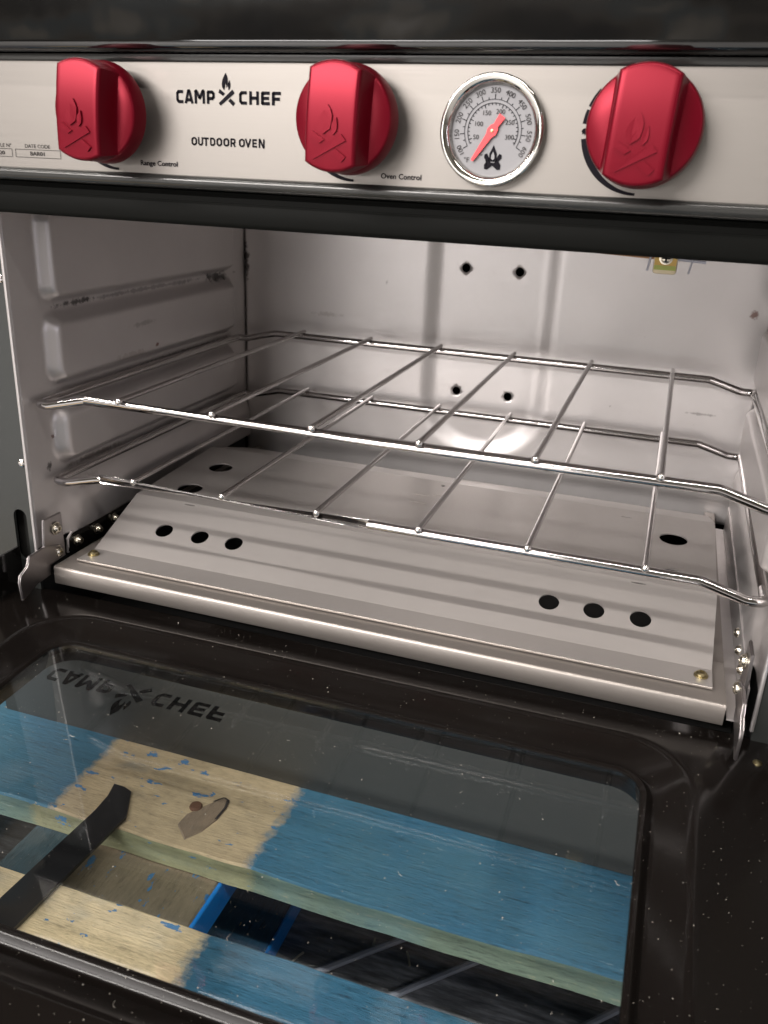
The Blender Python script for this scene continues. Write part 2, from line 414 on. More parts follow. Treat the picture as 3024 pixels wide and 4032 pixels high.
def letter_polys(ch, x0, w, h, base, weight=0.24):
    W, paths = strokes(ch); out = []; hw = weight / 2
    sx = w / W
    for path in paths:
        for i, (a, b) in enumerate(zip(path, path[1:])):
            a, b = Vector(a), Vector(b); d = (b - a).normalized(); nn = Vector((-d.y, d.x)) * hw
            e0 = d * (hw * 0.42 if i > 0 else 0); e1 = d * (hw * 0.42 if i < len(path) - 2 else 0)
            q = [a - e0 + nn, b + e1 + nn, b + e1 - nn, a - e0 - nn]
            out.append([(x0 + p.x * sx, base + p.y * h) for p in q][::-1])
    return out
LOGO_SPANS = [('C', 170, 265), ('A', 283, 397), ('M', 415, 552), ('P', 578, 682), ('C', 1000, 1100), ('H', 1130, 1252), ('E', 1280, 1390), ('F', 1417, 1527)]
def logo_polys(cx, cy, width, extruded=False):
    """CAMP (emblem) CHEF centred on the emblem; cx, cy = emblem's log crossing"""
    s = width / 1357.0; out = []
    for ch, a, b in LOGO_SPANS:
        out += letter_polys(ch, cx + (a - 838) * s, (b - a) * s, 142 * s, cy - 68 * s)
    out += emblem_polys(cx, cy, s)
    return out
def emblem_polys(cx, cy, s):
    P = [[(735, 407), (915, 262), (943, 300), (757, 434)],
         [(750, 258), (818, 306), (790, 330), (733, 297)],
         [(888, 356), (945, 402), (922, 437), (858, 383)]]
    out = [[(cx + (x - 838) * s, cy - (y - 350) * s) for x, y in q] for q in P]
    # flame: left tongue, right tongue, split by the inner flame
    left = [(830, 88), (812, 122), (790, 158), (780, 200), (783, 238), (808, 272), (806, 240), (815, 215), (829, 196), (840, 222), (836, 246), (848, 236), (856, 190), (857, 150), (846, 115)]
    right = [(882, 162), (870, 182), (860, 196), (858, 206), (856, 226), (864, 244), (862, 258), (868, 272), (886, 246), (890, 214), (886, 186)]
    for q in (left, right):
        out.append([(cx + (x - 838) * s, cy - (y - 350) * s) for x, y in q])
    return out
def poly_bm(polys, to3, depth=None, tri=True):
    bm = bmesh.new()
    for q in polys:
        if depth is None: flat(bm, q, to3)
        else: extrude_poly(bm, q, to3, depth)
    if tri: bmesh.ops.triangulate(bm, faces=[f_ for f_ in bm.faces if len(f_.verts) > 4])
    return bm
def text_mesh(s, size, align='LEFT', bold=0.0, space=1.0):
    c = bpy.data.curves.new('text', 'FONT'); c.body = s; c.size = size; c.align_x = align; c.offset = bold * size; c.space_character = space
    c.resolution_u = 3
    o = bpy.data.objects.new('text', c)
    me = bpy.data.meshes.new_from_object(o); bpy.data.objects.remove(o); bpy.data.curves.remove(c)
    me.materials.clear()
    return me
def text_w(me):
    xs = [v.co.x for v in me.vertices]; return min(xs), max(xs)
FRONT = Matrix(((1, 0, 0, 0), (0, 0, -1, 0), (0, 1, 0, 0), (0, 0, 0, 1)))
def panel_text(s, x0, x1, zb, cap, y, parent, m, bold=0.0, name='lettering', mid=None):
    """text on a plane facing the front: from x0 to x1, baseline zb"""
    me = text_mesh(s, cap / 0.70, 'LEFT', bold)
    a, b = text_w(me); k = (x1 - x0) / (b - a)
    me.transform(Matrix.Diagonal((k, 1, 1, 1)) @ Matrix.Translation((-a, 0, 0)))
    me.transform(FRONT)
    me.transform(Matrix.Translation((x0, y, zb)))
    return part(name, me, m, parent)

CX = 0.1485
PY = -0.0204            # front of the control panel
# =================================================================== floor
FZ = -0.3576
bm = bmesh.new()
nb = 16
for i in range(5):
    y0 = -0.5 + i * 0.2
    box(bm, -0.9, 1.2, y0 + 0.0012, y0 + 0.1988, FZ - 0.02, FZ, 0.0008, 1)
floor = link('floor', tomesh('floor', bm), M_floor); floor['kind'] = 'structure'
M_aisle = mat('pale_unseen_floor', (0.46, 0.455, 0.45), 0.35)
bm = newbox(-8.0, 6.0, -9.0, 3.0, FZ - 0.08, FZ - 0.0206)  # unseen pale floor, put in to bounce light up into the oven
sub = link('unseen_aisle_floor', tomesh('unseen_aisle_floor', bm, False), M_aisle); sub['kind'] = 'structure'

# =================================================================== pallet
ZT = -0.237
pal = thing('wooden_pallet', 'blue painted wooden pallet with bare patches seen through the oven door glass', 'pallet', (CX, 0.05, FZ))
def rough_board(x0, x1, y0, y1, z0, z1, seed, nx=60):
    """board whose long edges wander a little"""
    r = random.Random(seed); bm = bmesh.new(); rings = []
    o = [0.0] * 4
    for i in range(nx + 1):
        x = x0 + (x1 - x0) * i / nx
        o = [0.6 * q + r.uniform(-0.0006, 0.0006) for q in o]
        b = 0.0012
        ring = [(y0 + o[0], z0 + b), (y0 + b + o[0], z0), (y1 - b + o[1], z0), (y1 + o[1], z0 + b), (y1 + o[1], z1 - b), (y1 - b + o[1], z1 + o[2] * .5),
                (y0 + b + o[0] + o[3], z1 + o[3] * 0.5), (y0 + o[0], z1 - b + o[3])]
        rings.append([bm.verts.new((x, q[0], q[1])) for q in ring])
    for A, B in zip(rings, rings[1:]):
        for k in range(8): bm.faces.new((A[k], A[(k + 1) % 8], B[(k + 1) % 8], B[k])).material_index = 1 if k in (7, 3) else 0
    bm.faces.new(rings[0]); bm.faces.new(rings[-1][::-1])
    return bm
T = 0.0182
front_board = part('deck_board', rough_board(-0.35, 0.62, -0.0752, 0.0140, ZT - T, ZT, 1), (M_wood1, M_edgewood), pal)
front_board['label'] = 'blue deck board with a bare wood patch in its middle'
b2 = part('deck_board', rough_board(-0.35, 0.62, -0.2600, -0.1218, ZT - T, ZT, 2), (M_wood2, M_edgewood), pal)
b2['label'] = 'blue deck board with one bare end'
for k, (y0, y1) in enumerate(((0.062, 0.15), (0.20, 0.29), (0.335, 0.42), (-0.40, -0.31))):
    part('deck_board', rough_board(-0.35, 0.62, y0, y1, ZT - T, ZT, 5 + k), (M_woodb, M_edgewood), pal)
bm = bmesh.new()
xb = part('cross_board', newbox(-0.0293, 0.0969, -0.40, 0.42, ZT - T - 0.0203, ZT - T - 0.0004, 0.001, 1), M_woodx, pal)
part('painted_edge', newbox(0.09695, 0.0995, -0.40, 0.42, ZT - T - 0.0204, ZT - T - 0.0006, 0.0006, 1), M_paint, pal)
part('cross_board', newbox(0.44, 0.56, -0.40, 0.42, ZT - T - 0.0203, ZT - T - 0.0004, 0.001, 1), M_woodx, pal)
part('cross_board', newbox(-0.33, -0.22, -0.40, 0.42, ZT - T - 0.0203, ZT - T - 0.0004, 0.001, 1), M_woodx, pal)
for xc, w_ in ((0.033, 0.12), (0.50, 0.11), (-0.275, 0.11)):
    for yc in (-0.34, 0.09, 0.36):
        part('spacer_block', newbox(xc - w_ / 2, xc + w_ / 2, yc - 0.045, yc + 0.045, FZ + 0.0166, ZT - T - 0.0205, 0.002, 1), M_woodx, pal)
    x1 = 0.111 if xc == 0.033 else xc + 0.06
    part('bottom_board', newbox(xc - 0.06, x1 - 0.0022, -0.40, 0.42, FZ + 0.0005, FZ + 0.0164, 0.001, 1), M_lowb, pal)
    part('painted_edge', newbox(x1 - 0.0021, x1, -0.40, 0.42, FZ + 0.0004, FZ + 0.0165, 0.0006, 1), M_paint, pal)
# knot and nail on the front board
bm = bmesh.new()
kn = [(0.0727, -0.0687), (0.0628, -0.0594), (0.0633, -0.0506), (0.0677, -0.0435), (0.0732, -0.0352), (0.0776, -0.0295), (0.0809, -0.0309), (0.0825, -0.0374), (0.0820, -0.0484), (0.0787, -0.0594)]
ksl = lambda x, y: 0.0004 + max(0.0, (x - 0.085) * 0.16 + (y + 0.050) * 0.04)
top = [bm.verts.new((x, y, ZT + ksl(x, y))) for x, y in kn]; bot = [bm.verts.new((x + (x - 0.0738) * 0.12, y + (y - -0.0484) * 0.1, ZT - 0.001)) for x, y in kn]
bm.faces.new(top)
for i in range(len(kn)): bm.faces.new((top[i], bot[i], bot[(i + 1) % len(kn)], top[(i + 1) % len(kn)]))
knot = part('knot', bm, M_knot, pal)
bm = bmesh.new(); rim = kn[4:9]
for (xa, ya), (xb_, yb_) in zip(rim, rim[1:]):
    flat(bm, [(xa - 0.0012, ya - 0.0004), (xa + 0.0004, ya), (xb_ + 0.0004, yb_), (xb_ - 0.0012, yb_ - 0.0004)], lambda p: Vector((p[0], p[1], ZT + ksl(*p) + 0.0003)))
part('knot_crack', bm, M_knotrim, knot)
bm = bmesh.new(); lathe(bm, [(0.0038, -0.001), (0.0040, 0.0008), (0.0034, 0.0018), (0, 0.0021)], 16, 'z')
part('nail_head', bm, M_rust, pal, (0.0650, -0.0431, ZT))

# strap, rods and splinters
bm = bmesh.new()
sp = [(0.0085, -0.0451), (0.0162, -0.0453), (0.0224, -0.0475), (0.0244, -0.0517), (0.0310, -0.0643), (0.0328, -0.0687), (0.0323, -0.0758), (0.0277, -0.1558), (0.0211, -0.2731), (0.0019, -0.2731), (0.0080, -0.1471), (0.0126, -0.0703), (0.0115, -0.0561)]
ro = [bm.verts.new((x, y, ZT + 0.0012)) for x, y in sp]; ru = [bm.verts.new((x, y, ZT + 0.0034 + 0.0012 * math.sin(y * 40))) for x, y in sp]
bm.faces.new(ro[::-1]); bm.faces.new(ru)
for i in range(len(sp)): bm.faces.new((ro[i], ro[(i + 1) % len(sp)], ru[(i + 1) % len(sp)], ru[i]))
bmesh.ops.triangulate(bm, faces=[q for q in bm.faces if len(q.verts) > 4])
tag(link('plastic_strap', tomesh('plastic_strap', bm, True, 20), M_strap), 'flat black plastic strap lying across the bare wood of the pallet', 'strap')
for (xa, ya, xb_, yb_, lab) in ((0.1143, -0.0594, 0.2184, 0.0448, 'thin grey rod on the dark floor nearest the lower blue board edge'),
                                (0.1527, -0.0714, 0.2590, 0.0349, 'thin grey rod on the dark floor, the middle one of three'),
                                (0.2842, -0.0352, 0.3829, 0.0634, 'thin grey rod on the dark floor at the right edge of the glass')):
    bm = bmesh.new(); tube(bm, [(xa, ya, FZ + 0.0024), ((xa + xb_) / 2, (ya + yb_) / 2 + 0.0008, FZ + 0.0026), (xb_, yb_, FZ + 0.0024)], 0.0023, 8)
    tag(link('floor_rod', tomesh('floor_rod', bm), M_rod), lab, 'rod', 'thin grey rods on the floor below the pallet')
for (x, y, dx, dy, lab) in ((0.1231, -0.0287, 0.004, 0.009, 'pale wood splinter on the floor beside the lower blue board edge'),
                            (0.1691, -0.0002, -0.0012, 0.008, 'short pale splinter on the floor left of the middle grey rod'),
                            (0.1965, -0.0045, -0.005, 0.010, 'pale tapering splinter on the floor between two grey rods')):
    bm = bmesh.new(); tube(bm, [(x, y, FZ + 0.001), (x + dx * .6, y + dy * .6, FZ + 0.0016), (x + dx, y + dy, FZ + 0.001)], 0.0008, 5)
    tag(link('wood_splinter', tomesh('wood_splinter', bm), M_splinter), lab, 'splinter', 'wood splinters on the floor below the pallet')

# =================================================================== oven
OV = thing('outdoor_oven', 'black and steel outdoor camp oven with red knobs and its glass door open', 'oven', (CX, 0.12, -0.2368))
XL, XR, YB = -0.0658, 0.3628, 0.285
ZC, ZBOT = 0.112, -0.124
# --- outer shell
bm = bmesh.new()
box(bm, -0.1115, -0.1095, -0.002, 0.33, -0.2365, 0.20, 0.0005, 1); box(bm, 0.4065, 0.4085, -0.002, 0.33, -0.2365, 0.20, 0.0005, 1)
box(bm, -0.1093, 0.4063, 0.328, 0.33, -0.2365, 0.20, 0.0005, 1)
box(bm, -0.1093, 0.4063, 0.0, 0.3278, -0.2366, -0.2346)
part('outer_shell', bm, M_enamel, OV)
# --- front frame: posts with slot, top rail
def ztof(y): return lambda p: Vector((p[0], y, p[1]))
def slot(cx, cz, hw, hh, n=8):
    pts = [(cx + hw * math.cos(a), cz + hh - hw + hw * math.sin(a)) for a in [math.pi * k / n for k in range(n + 1)]]
    pts += [(cx + hw * math.cos(a), cz - hh + hw + hw * math.sin(a)) for a in [math.pi + math.pi * k / n for k in range(n + 1)]]
    return pts
for sgn in (-1, 1):
    f_ = lambda x: x if sgn < 0 else 2 * CX - x
    outer = [(f_(-0.1092), -0.2366), (f_(-0.0672), -0.2366), (f_(-0.0672), 0.110), (f_(-0.1092), 0.110)]
    bm = plate(bmesh.new(), outer, [slot(f_(-0.0772), -0.097, 0.0050, 0.0175)], ztof(-0.0035))
    q = bmesh.ops.extrude_face_region(bm, geom=list(bm.faces))
    bmesh.ops.translate(bm, verts=[v for v in q['geom'] if isinstance(v, bmesh.types.BMVert)], vec=(0, 0.0022, 0))
    part('front_post', bm, M_post, OV)
    part('slot_backing', newbox(min(f_(-0.086), f_(-0.068)), max(f_(-0.086), f_(-0.068)), 0.004, 0.0055, -0.125, -0.07), M_trim, OV)
    for zr in (0.0622, -0.0479):
        bm = bmesh.new(); lathe(bm, [(0.0026, 0), (0.0025, -0.0007), (0.0018, -0.0014), (0.0009, -0.0016), (0.0007, -0.0009), (0, -0.0008)], 16)
        part('rivet', bm, M_weld, OV, (f_(-0.0706), -0.0035, zr))
    # upright flange of the cavity edge (thin bright fold)
    bm = bmesh.new(); tube(bm, [(f_(-0.0664), -0.0046, -0.1255), (f_(-0.0664), -0.0046, 0.0975)], 0.0011, 8)
    part('cavity_fold', bm, M_sheet, OV)
    # dark plate beside the hinge
    cv = [(-0.030, -0.1057), (0.0, -0.1050), (0.0, -0.139), (-0.012, -0.1372), (-0.017, -0.136), (-0.030, -0.130)]
    bm = bmesh.new(); extrude_poly(bm, cv, lambda p: Vector((f_(-0.0815), p[0] - 0.0038, p[1])), (-0.0015 * -sgn * -1, 0, 0))
    part('hinge_cover', bm, M_enamel, OV)
prof = [(-0.0065, 0.0985), (-0.0105, 0.0988), (-0.0118, 0.0998), (-0.0120, 0.1012), (-0.0120, 0.1088), (-0.0117, 0.1094), (-0.0112, 0.1094), (-0.0112, 0.1102), (-0.0116, 0.1103),
        (-0.0112, 0.1150), (-0.009, 0.1165), (-0.0065, 0.1165)]
bm = bmesh.new(); extrude_poly(bm, prof, lambda p: Vector((-0.1092, p[0], p[1])), (0.5154, 0, 0)); part('top_rail', bm, M_satin, OV, angle=50)
# bottom sill of the frame below the door
part('bottom_rail', newbox(-0.0672, 0.3642, -0.0034, -0.0015, -0.2366, -0.142), M_plinth, OV)

# --- cavity walls as pressed sheets
def smooth01(t):
    t = max(0.0, min(1.0, t)); return t * t * (3 - 2 * t)
def rrect(u, v, u0, u1, v0, v1, r, slope):
    cu, cv_ = (u0 + u1) / 2, (v0 + v1) / 2; hu, hv = (u1 - u0) / 2, (v1 - v0) / 2
    qx, qy = abs(u - cu) - hu + r, abs(v - cv_) - hv + r
    d = math.hypot(max(qx, 0), max(qy, 0)) + min(max(qx, qy), 0) - r
    return smooth01(-d / slope)
def grid(bm, us, vs, fn):
    V = [[bm.verts.new(fn(u, v)) for v in vs] for u in us]
    for i in range(len(us) - 1):
        for j in range(len(vs) - 1):
            bm.faces.new((V[i][j], V[i + 1][j], V[i + 1][j + 1], V[i][j + 1]))
    return V
def lin(a, b, n): return [a + (b - a) * i / (n - 1) for i in range(n)]
RIBS = [(0.019, 0.262, 0.0448, 0.104), (0.019, 0.262, -0.0050, 0.0415), (0.019, 0.262, -0.0565, -0.0150)]
for sgn in (-1, 1):
    bm = bmesh.new(); KEEP.add(id(bm))
    def rib(u, v, u0, u1, v0, v1, r=0.013):
        cu, cv_ = (u0 + u1) / 2, (v0 + v1) / 2
        qx, qy = abs(u - cu) - (u1 - u0) / 2 + r, abs(v - cv_) - (v1 - v0) / 2 + r
        if qx > 0 and qy > 0:
            L = math.hypot(qx, qy); nx, ny = qx / L, qy / L; d = L - r
        elif qx > qy: nx, ny, d = 1.0, 0.0, qx - r
        else: nx, ny, d = 0.0, 1.0, qy - r
        wv = 0.0062 if v < cv_ else 0.0095
        wu = 0.0100 if u < cu else 0.012
        return smooth01(-d / math.sqrt((nx * wu) ** 2 + (ny * wv) ** 2))
    def wallpt(y, z, sgn=sgn):
        h = max(rib(y, z, *q) for q in RIBS) * 0.0076
        # bend inward under the lowest groove
        h += 0.004 * smooth01((-0.066 - z) / 0.02) * rrect(y, z, 0.018, 0.30, -0.15, -0.062, 0.02, 0.02)
        return (XL + h, y, z) if sgn < 0 else (XR - h, y, z)
    grid(bm, lin(-0.004, YB, 150), lin(-0.1045, ZC, 190), wallpt)
    o = part('side_wall', bm, M_wall, OV, angle=60)
    md = o.modifiers.new('thickness', 'SOLIDIFY'); md.thickness = 0.0007; md.offset = 1 if sgn > 0 else -1
    part('lower_side_wall', newbox(XL - 0.003, XL - 0.002, -0.003, YB, -0.1835, -0.1), M_dark, OV) if sgn < 0 else part('lower_side_wall', newbox(XR + 0.002, XR + 0.003, -0.003, YB, -0.1835, -0.1), M_dark, OV)
# back wall with a pressed U channel and four holes
HOLES = [(0.1305, 0.0588), (0.1740, 0.0588), (0.1300, -0.0417), (0.1740, -0.0417)]
bm = bmesh.new(); KEEP.add(id(bm))
def backpt(x, z):
    h = rrect(x, z, 0.0965, 0.2090, -0.097, 0.25, 0.054, 0.0165) * 0.0034
    return (x, YB + h, z)
us, vs = lin(XL + 0.0002, XR - 0.0002, 170), lin(ZBOT, ZC, 96)
grid(bm, us, vs, backpt)
for hx, hz in HOLES:
    kill = [q for q in bm.faces if math.hypot(q.calc_center_median().x - hx, q.calc_center_median().z - hz) < 0.0062]
    edges = {e for q in kill for e in q.edges}
    rim = [e for e in edges if sum(1 for q in e.link_faces if q in kill) == 1]
    bmesh.ops.delete(bm, geom=kill, context='FACES_ONLY')
    yy = backpt(hx, hz)[1]
    cv = [bm.verts.new((hx + 0.0034 * math.cos(2 * math.pi * k / 20), yy, hz + 0.0034 * math.sin(2 * math.pi * k / 20))) for k in range(20)]
    ce = [bm.edges.new((cv[k], cv[(k + 1) % 20])) for k in range(20)]
    bmesh.ops.triangle_fill(bm, edges=rim + ce, use_beauty=True)
    bmesh.ops.delete(bm, geom=[e for e in edges if e.is_valid and not e.link_faces], context='EDGES')
for q in bm.faces:
    if q.normal.y > 0: q.normal_flip()
o = part('back_wall', bm, M_back, OV, angle=60)
md = o.modifiers.new('thickness', 'SOLIDIFY'); md.thickness = 0.0007; md.offset = -1
part('rear_void', newbox(XL, XR, 0.3050, 0.3065, ZBOT, ZC), M_dark, OV)
bm = newbox(XL - 0.001, XR + 0.001, -0.006, YB + 0.004, ZC + 0.0005, ZC + 0.0015)
part('cavity_ceiling', bm, M_sheet, OV)
part('burner_floor', newbox(XL - 0.0015, XR + 0.0015, 0.002, YB + 0.012, -0.170, -0.169), M_dark, OV)

# --- base frame round the deflector
ZL = -0.1146
bx0, bx1 = -0.0550, 0.3497
bm = bmesh.new()
prof = [(0.040, ZL), (-0.0024, ZL), (-0.0035, ZL - 0.0004), (-0.0041, ZL - 0.0015), (-0.0041, ZL - 0.0115), (-0.0030, ZL - 0.0125), (0.006, ZL - 0.0125), (0.006, ZL - 0.0118), (0.040, ZL - 0.001)]
extrude_poly(bm, prof, lambda p: Vector((bx0, p[0], p[1])), (bx1 - bx0, 0, 0))
for a, b_ in ((bx0, bx0 + 0.006), (bx1 - 0.0075, bx1)):
    box(bm, a, b_, 0.0402, YB - 0.002, ZL - 0.0012, ZL)
    box(bm, a + (0.0068 if a > 0 else 0), a + (0.0075 if a > 0 else 0.0007), 0.0402, YB - 0.002, ZL - 0.02, ZL - 0.0014)
o = part('base_frame', bm, M_bright, OV, angle=50)
bm = bmesh.new(); box(bm, 0.3512, 0.3576, -0.0030, 0.27, -0.1235, -0.1225); box(bm, 0.3577, 0.3587, -0.0030, 0.27, -0.1345, -0.1030)
part('side_channel', bm, M_sheet, OV)
# --- heat deflector (folded plate with punched holes)
dx0, dx1 = -0.046, 0.343
bm = bmesh.new(); KEEP.add(id(bm))
prof = [(0.0078, -0.1127), (0.0263, -0.1130), (0.0771, -0.0913), (0.1840, -0.0868), (0.2500, -0.1060)]
def strip_plate(a, b, holes):
    d = Vector((0, b[0] - a[0], b[1] - a[1])); L = d.length; d.normalize()
    plate(bm, [(dx0, 0), (dx1, 0), (dx1, L), (dx0, L)], holes, lambda p: Vector((p[0], a[0], a[1])) + d * p[1])
strip_plate(prof[0], prof[1], [])
mid = lambda y, a, b: (y - a[0]) / (b[0] - a[0]) * math.hypot(b[0] - a[0], b[1] - a[1])
hs = [circle(x, mid(0.0505, prof[1], prof[2]), 0.0060, 24) for x in (-0.0078, 0.0192, 0.0443, 0.2508, 0.2768, 0.3030)]
hs += [circle(x, mid(0.0752, prof[1], prof[2]), 0.0045, 12, 0.0006) for x in (-0.0024, 0.299)]
strip_plate(prof[1], prof[2], hs)
hs = [circle(x, mid(y, prof[2], prof[3]), 0.0090, 28) for x in (-0.0167, 0.3169) for y in (0.1000 if x < 0 else 0.092, 0.1455)]
hs += [circle(0.1517, mid(0.1765, prof[2], prof[3]), 0.0016, 12, 0.002), circle(0.285, mid(0.1700, prof[2], prof[3]), 0.0040, 12, 0.0008)]
strip_plate(prof[2], prof[3], hs)
strip_plate(prof[3], prof[4], [])
bmesh.ops.remove_doubles(bm, verts=list(bm.verts), dist=1e-5)
bmesh.ops.recalc_face_normals(bm, faces=bm.faces)
if sum(q.normal.z for q in bm.faces) < 0:
    for q in bm.faces: q.normal_flip()
o = part('heat_deflector', bm, M_deflect, OV, smooth=False)
md = o.modifiers.new('thickness', 'SOLIDIFY'); md.thickness = 0.0009; md.offset = -1
DEF = o
part('front_hem', newbox(dx0, dx1, 0.0070, 0.0078, -0.1138, -0.1124, 0.0003, 1), M_bright, OV)
for sx in (-0.0405, 0.3372):
    sc = screw_bm(0.0030, 0.0026, 'z', 1); part('screw', sc, M_brass, DEF, (sx, 0.0175, -0.1126))
# scratches pressed in the plateau
for (x, y, L) in ((0.136, 0.152, 0.011), (0.150, 0.155, 0.010), (0.138, 0.138, 0.012)):
    part('scratch', newbox(x, x + L, y, y + 0.0005, -0.0884 + (y - 0.138) * 0.042 + 0.0001, -0.0884 + (y - 0.138) * 0.042 + 0.0003), M_bright, DEF)

# --- hinge receivers: black side plates with screws, steel hinge arms
BR = [(-0.0046, -0.0836), (0.0124, -0.0838), (0.0129, -0.1120), (0.0129, -0.1150), (-0.0003, -0.1156), (-0.0014, -0.1223), (-0.0154, -0.1229), (-0.0293, -0.1330),
      (-0.0304, -0.1170), (-0.0289, -0.1118), (-0.0216, -0.1089), (-0.0197, -0.1022), (-0.0062, -0.1009)]
for sgn in (-1, 1):
    f_ = lambda x: x if sgn < 0 else 2 * CX - x
    A = thing  # noqa
    bm = bmesh.new()
    up_ = [BR[0], BR[1], BR[2], (0.0129, -0.1030), (-0.0062, -0.1030), BR[12]]
    up_ = [(-0.0046, -0.0836), (0.0124, -0.0838), (0.0129, -0.1120), (-0.0062, -0.1120), (-0.0062, -0.1009)]
    lo_ = [(-0.0083, -0.1000), (-0.0219, -0.1009), (-0.0238, -0.1075), (-0.0311, -0.1099), (-0.0326, -0.1142), (-0.0315, -0.1272), (-0.0176, -0.1211), (-0.0042, -0.1209), (-0.0042, -0.1138), (0.0110, -0.1134), (0.0105, -0.1060)]
    extrude_poly(bm, up_, lambda p: Vector((f_(-0.0602), p[0], p[1])), (0.0017 * -sgn, 0, 0))
    extrude_poly(bm, lo_, lambda p: Vector((f_(-0.0588), p[0], p[1])), (0.0018 * -sgn, 0, 0))
    bmesh.ops.bevel(bm, geom=list(bm.edges), offset=0.0005, segments=2, affect='EDGES', clamp_overlap=True)
    arm = part('hinge_arm', bm, M_bracket, OV, angle=40)
    for (y, z) in ((0.0052, -0.0924), (0.0049, -0.1085)):
        part('screw', screw_bm(0.0034, 0.0032, 'x', 1 if sgn < 0 else -1), M_screw, arm, (f_(-0.0583), y, z))
    bp = [(0.022, -0.1165), (0.022, -0.1075), (0.0265, -0.1042), (0.090, -0.1042), (0.095, -0.1175), (0.030, -0.1190)]
    bm = bmesh.new(); extrude_poly(bm, bp, lambda p: Vector((f_(-0.0648), p[0], p[1])), (0.0015 * -sgn, 0, 0))
    hp = part('hinge_plate', bm, M_enamel, OV)
    for (y, z) in ((0.0300, -0.1112), (0.0515, -0.1112), (0.0712, -0.1105)):
        part('screw', screw_bm(0.0031, 0.0046, 'x', 1 if sgn < 0 else -1), M_screw, hp, (f_(-0.0632), y, z))
    # fold below the wall where it flares
    bm = bmesh.new(); tube(bm, [(f_(-0.0646), 0.0225, -0.1175), (f_(-0.0636), 0.0220, -0.1075), (f_(-0.0636), 0.0262, -0.1042), (f_(-0.0640), 0.10, -0.1046)], 0.0010, 6)
    part('wall_hem', bm, M_sheet, OV)

# --- ceiling clip (ceramic holder) with its screw, tube
clip_y = 0.10
clip = part('thermostat_clip', newbox(0.2790, 0.2915, clip_y - 0.004, clip_y + 0.006, 0.0825, 0.1115, 0.0016, 2), M_ivory, OV)
part('label_patch', newbox(0.2796, 0.2909, clip_y - 0.0046, clip_y - 0.0041, 0.0872, 0.1105), M_yellow, clip)
part('green_band', newbox(0.2796, 0.2909, clip_y - 0.0047, clip_y - 0.0041, 0.0848, 0.0871), M_green, clip)
sc = screw_bm(0.0029, 0.002, 'y', -1); part('screw', sc, M_screw, clip, (0.2853, clip_y - 0.0046, 0.0912))
cr = bmesh.new(); box(cr, -0.0022, 0.0022, -0.0023, -0.0019, -0.0005, 0.0005); box(cr, -0.0005, 0.0005, -0.0023, -0.00191, -0.0022, 0.0022)
part('cross_slot', cr, M_dark, clip, (0.2853, clip_y - 0.0048, 0.0912))
bm = bmesh.new(); tube(bm, arc_pts([(0.222, clip_y, 0.108), (0.236, clip_y, 0.0945), (0.250, clip_y, 0.0918), (0.279, clip_y, 0.0908)], 0.02), 0.0011, 8)
part('capillary_tube', bm, M_copper, OV)
bm = bmesh.new(); tube(bm, [(0.2915, clip_y, 0.0905), (0.3060, clip_y, 0.0898)], 0.0008, 6); tube(bm, [(0.2990, clip_y - 0.002, 0.0915), (0.2978, clip_y - 0.002, 0.0835)], 0.0005, 6)
tube(bm, [(0.2775, clip_y - 0.003, 0.0935), (0.2762, clip_y - 0.003, 0.0838)], 0.0006, 6)
part('spring_wire', bm, M_rod, OV)

# --- control panel
panel = part('control_panel', newbox(-0.1085, 0.4055, PY, PY + 0.0012, 0.1222, 0.1706), M_panel, OV)
part('panel_box', newbox(-0.1085, 0.4055, PY + 0.0014, 0.0, 0.1175, 0.172), M_satin, OV)
# rounded dark nose under the panel, dark strip over it
prof = [(PY + 0.0012, 0.1222), (PY - 0.0006, 0.1222), (PY - 0.0024, 0.1216), (PY - 0.0034, 0.1203), (PY - 0.0034, 0.1190), (PY - 0.0026, 0.1172), (PY - 0.0008, 0.1160), (PY + 0.004, 0.1158), (PY + 0.004, 0.1174), (PY + 0.0013, 0.1176)]
bm = bmesh.new(); extrude_poly(bm, prof, lambda p: Vector((-0.109, p[0], p[1])), (0.515, 0, 0)); part('panel_nose', bm, M_trim, OV, angle=60)
prof = [(PY + 0.0012, 0.17065), (PY - 0.0008, 0.17065), (PY - 0.0012, 0.1712), (PY - 0.0012, 0.1736), (PY + 0.012, 0.1738), (PY + 0.012, 0.1722), (PY + 0.0013, 0.1722)]
bm = bmesh.new(); extrude_poly(bm, prof, lambda p: Vector((-0.109, p[0], p[1])), (0.515, 0, 0)); part('panel_top_strip', bm, M_trim, OV, angle=60)
# --- cooktop front over the panel
prof = [(0.33, 0.1742), (-0.0270, 0.1742), (-0.0288, 0.1746), (-0.0300, 0.1758), (-0.0304, 0.1775), (-0.0304, 0.1785), (-0.0304, 0.2330), (-0.0300, 0.235), (-0.026, 0.240), (0.33, 0.2405)]
bm = bmesh.new(); extrude_poly(bm, prof, lambda p: Vector((-0.115, p[0], p[1])), (0.527, 0, 0)); part('cooktop', bm, M_hood, OV, angle=60)

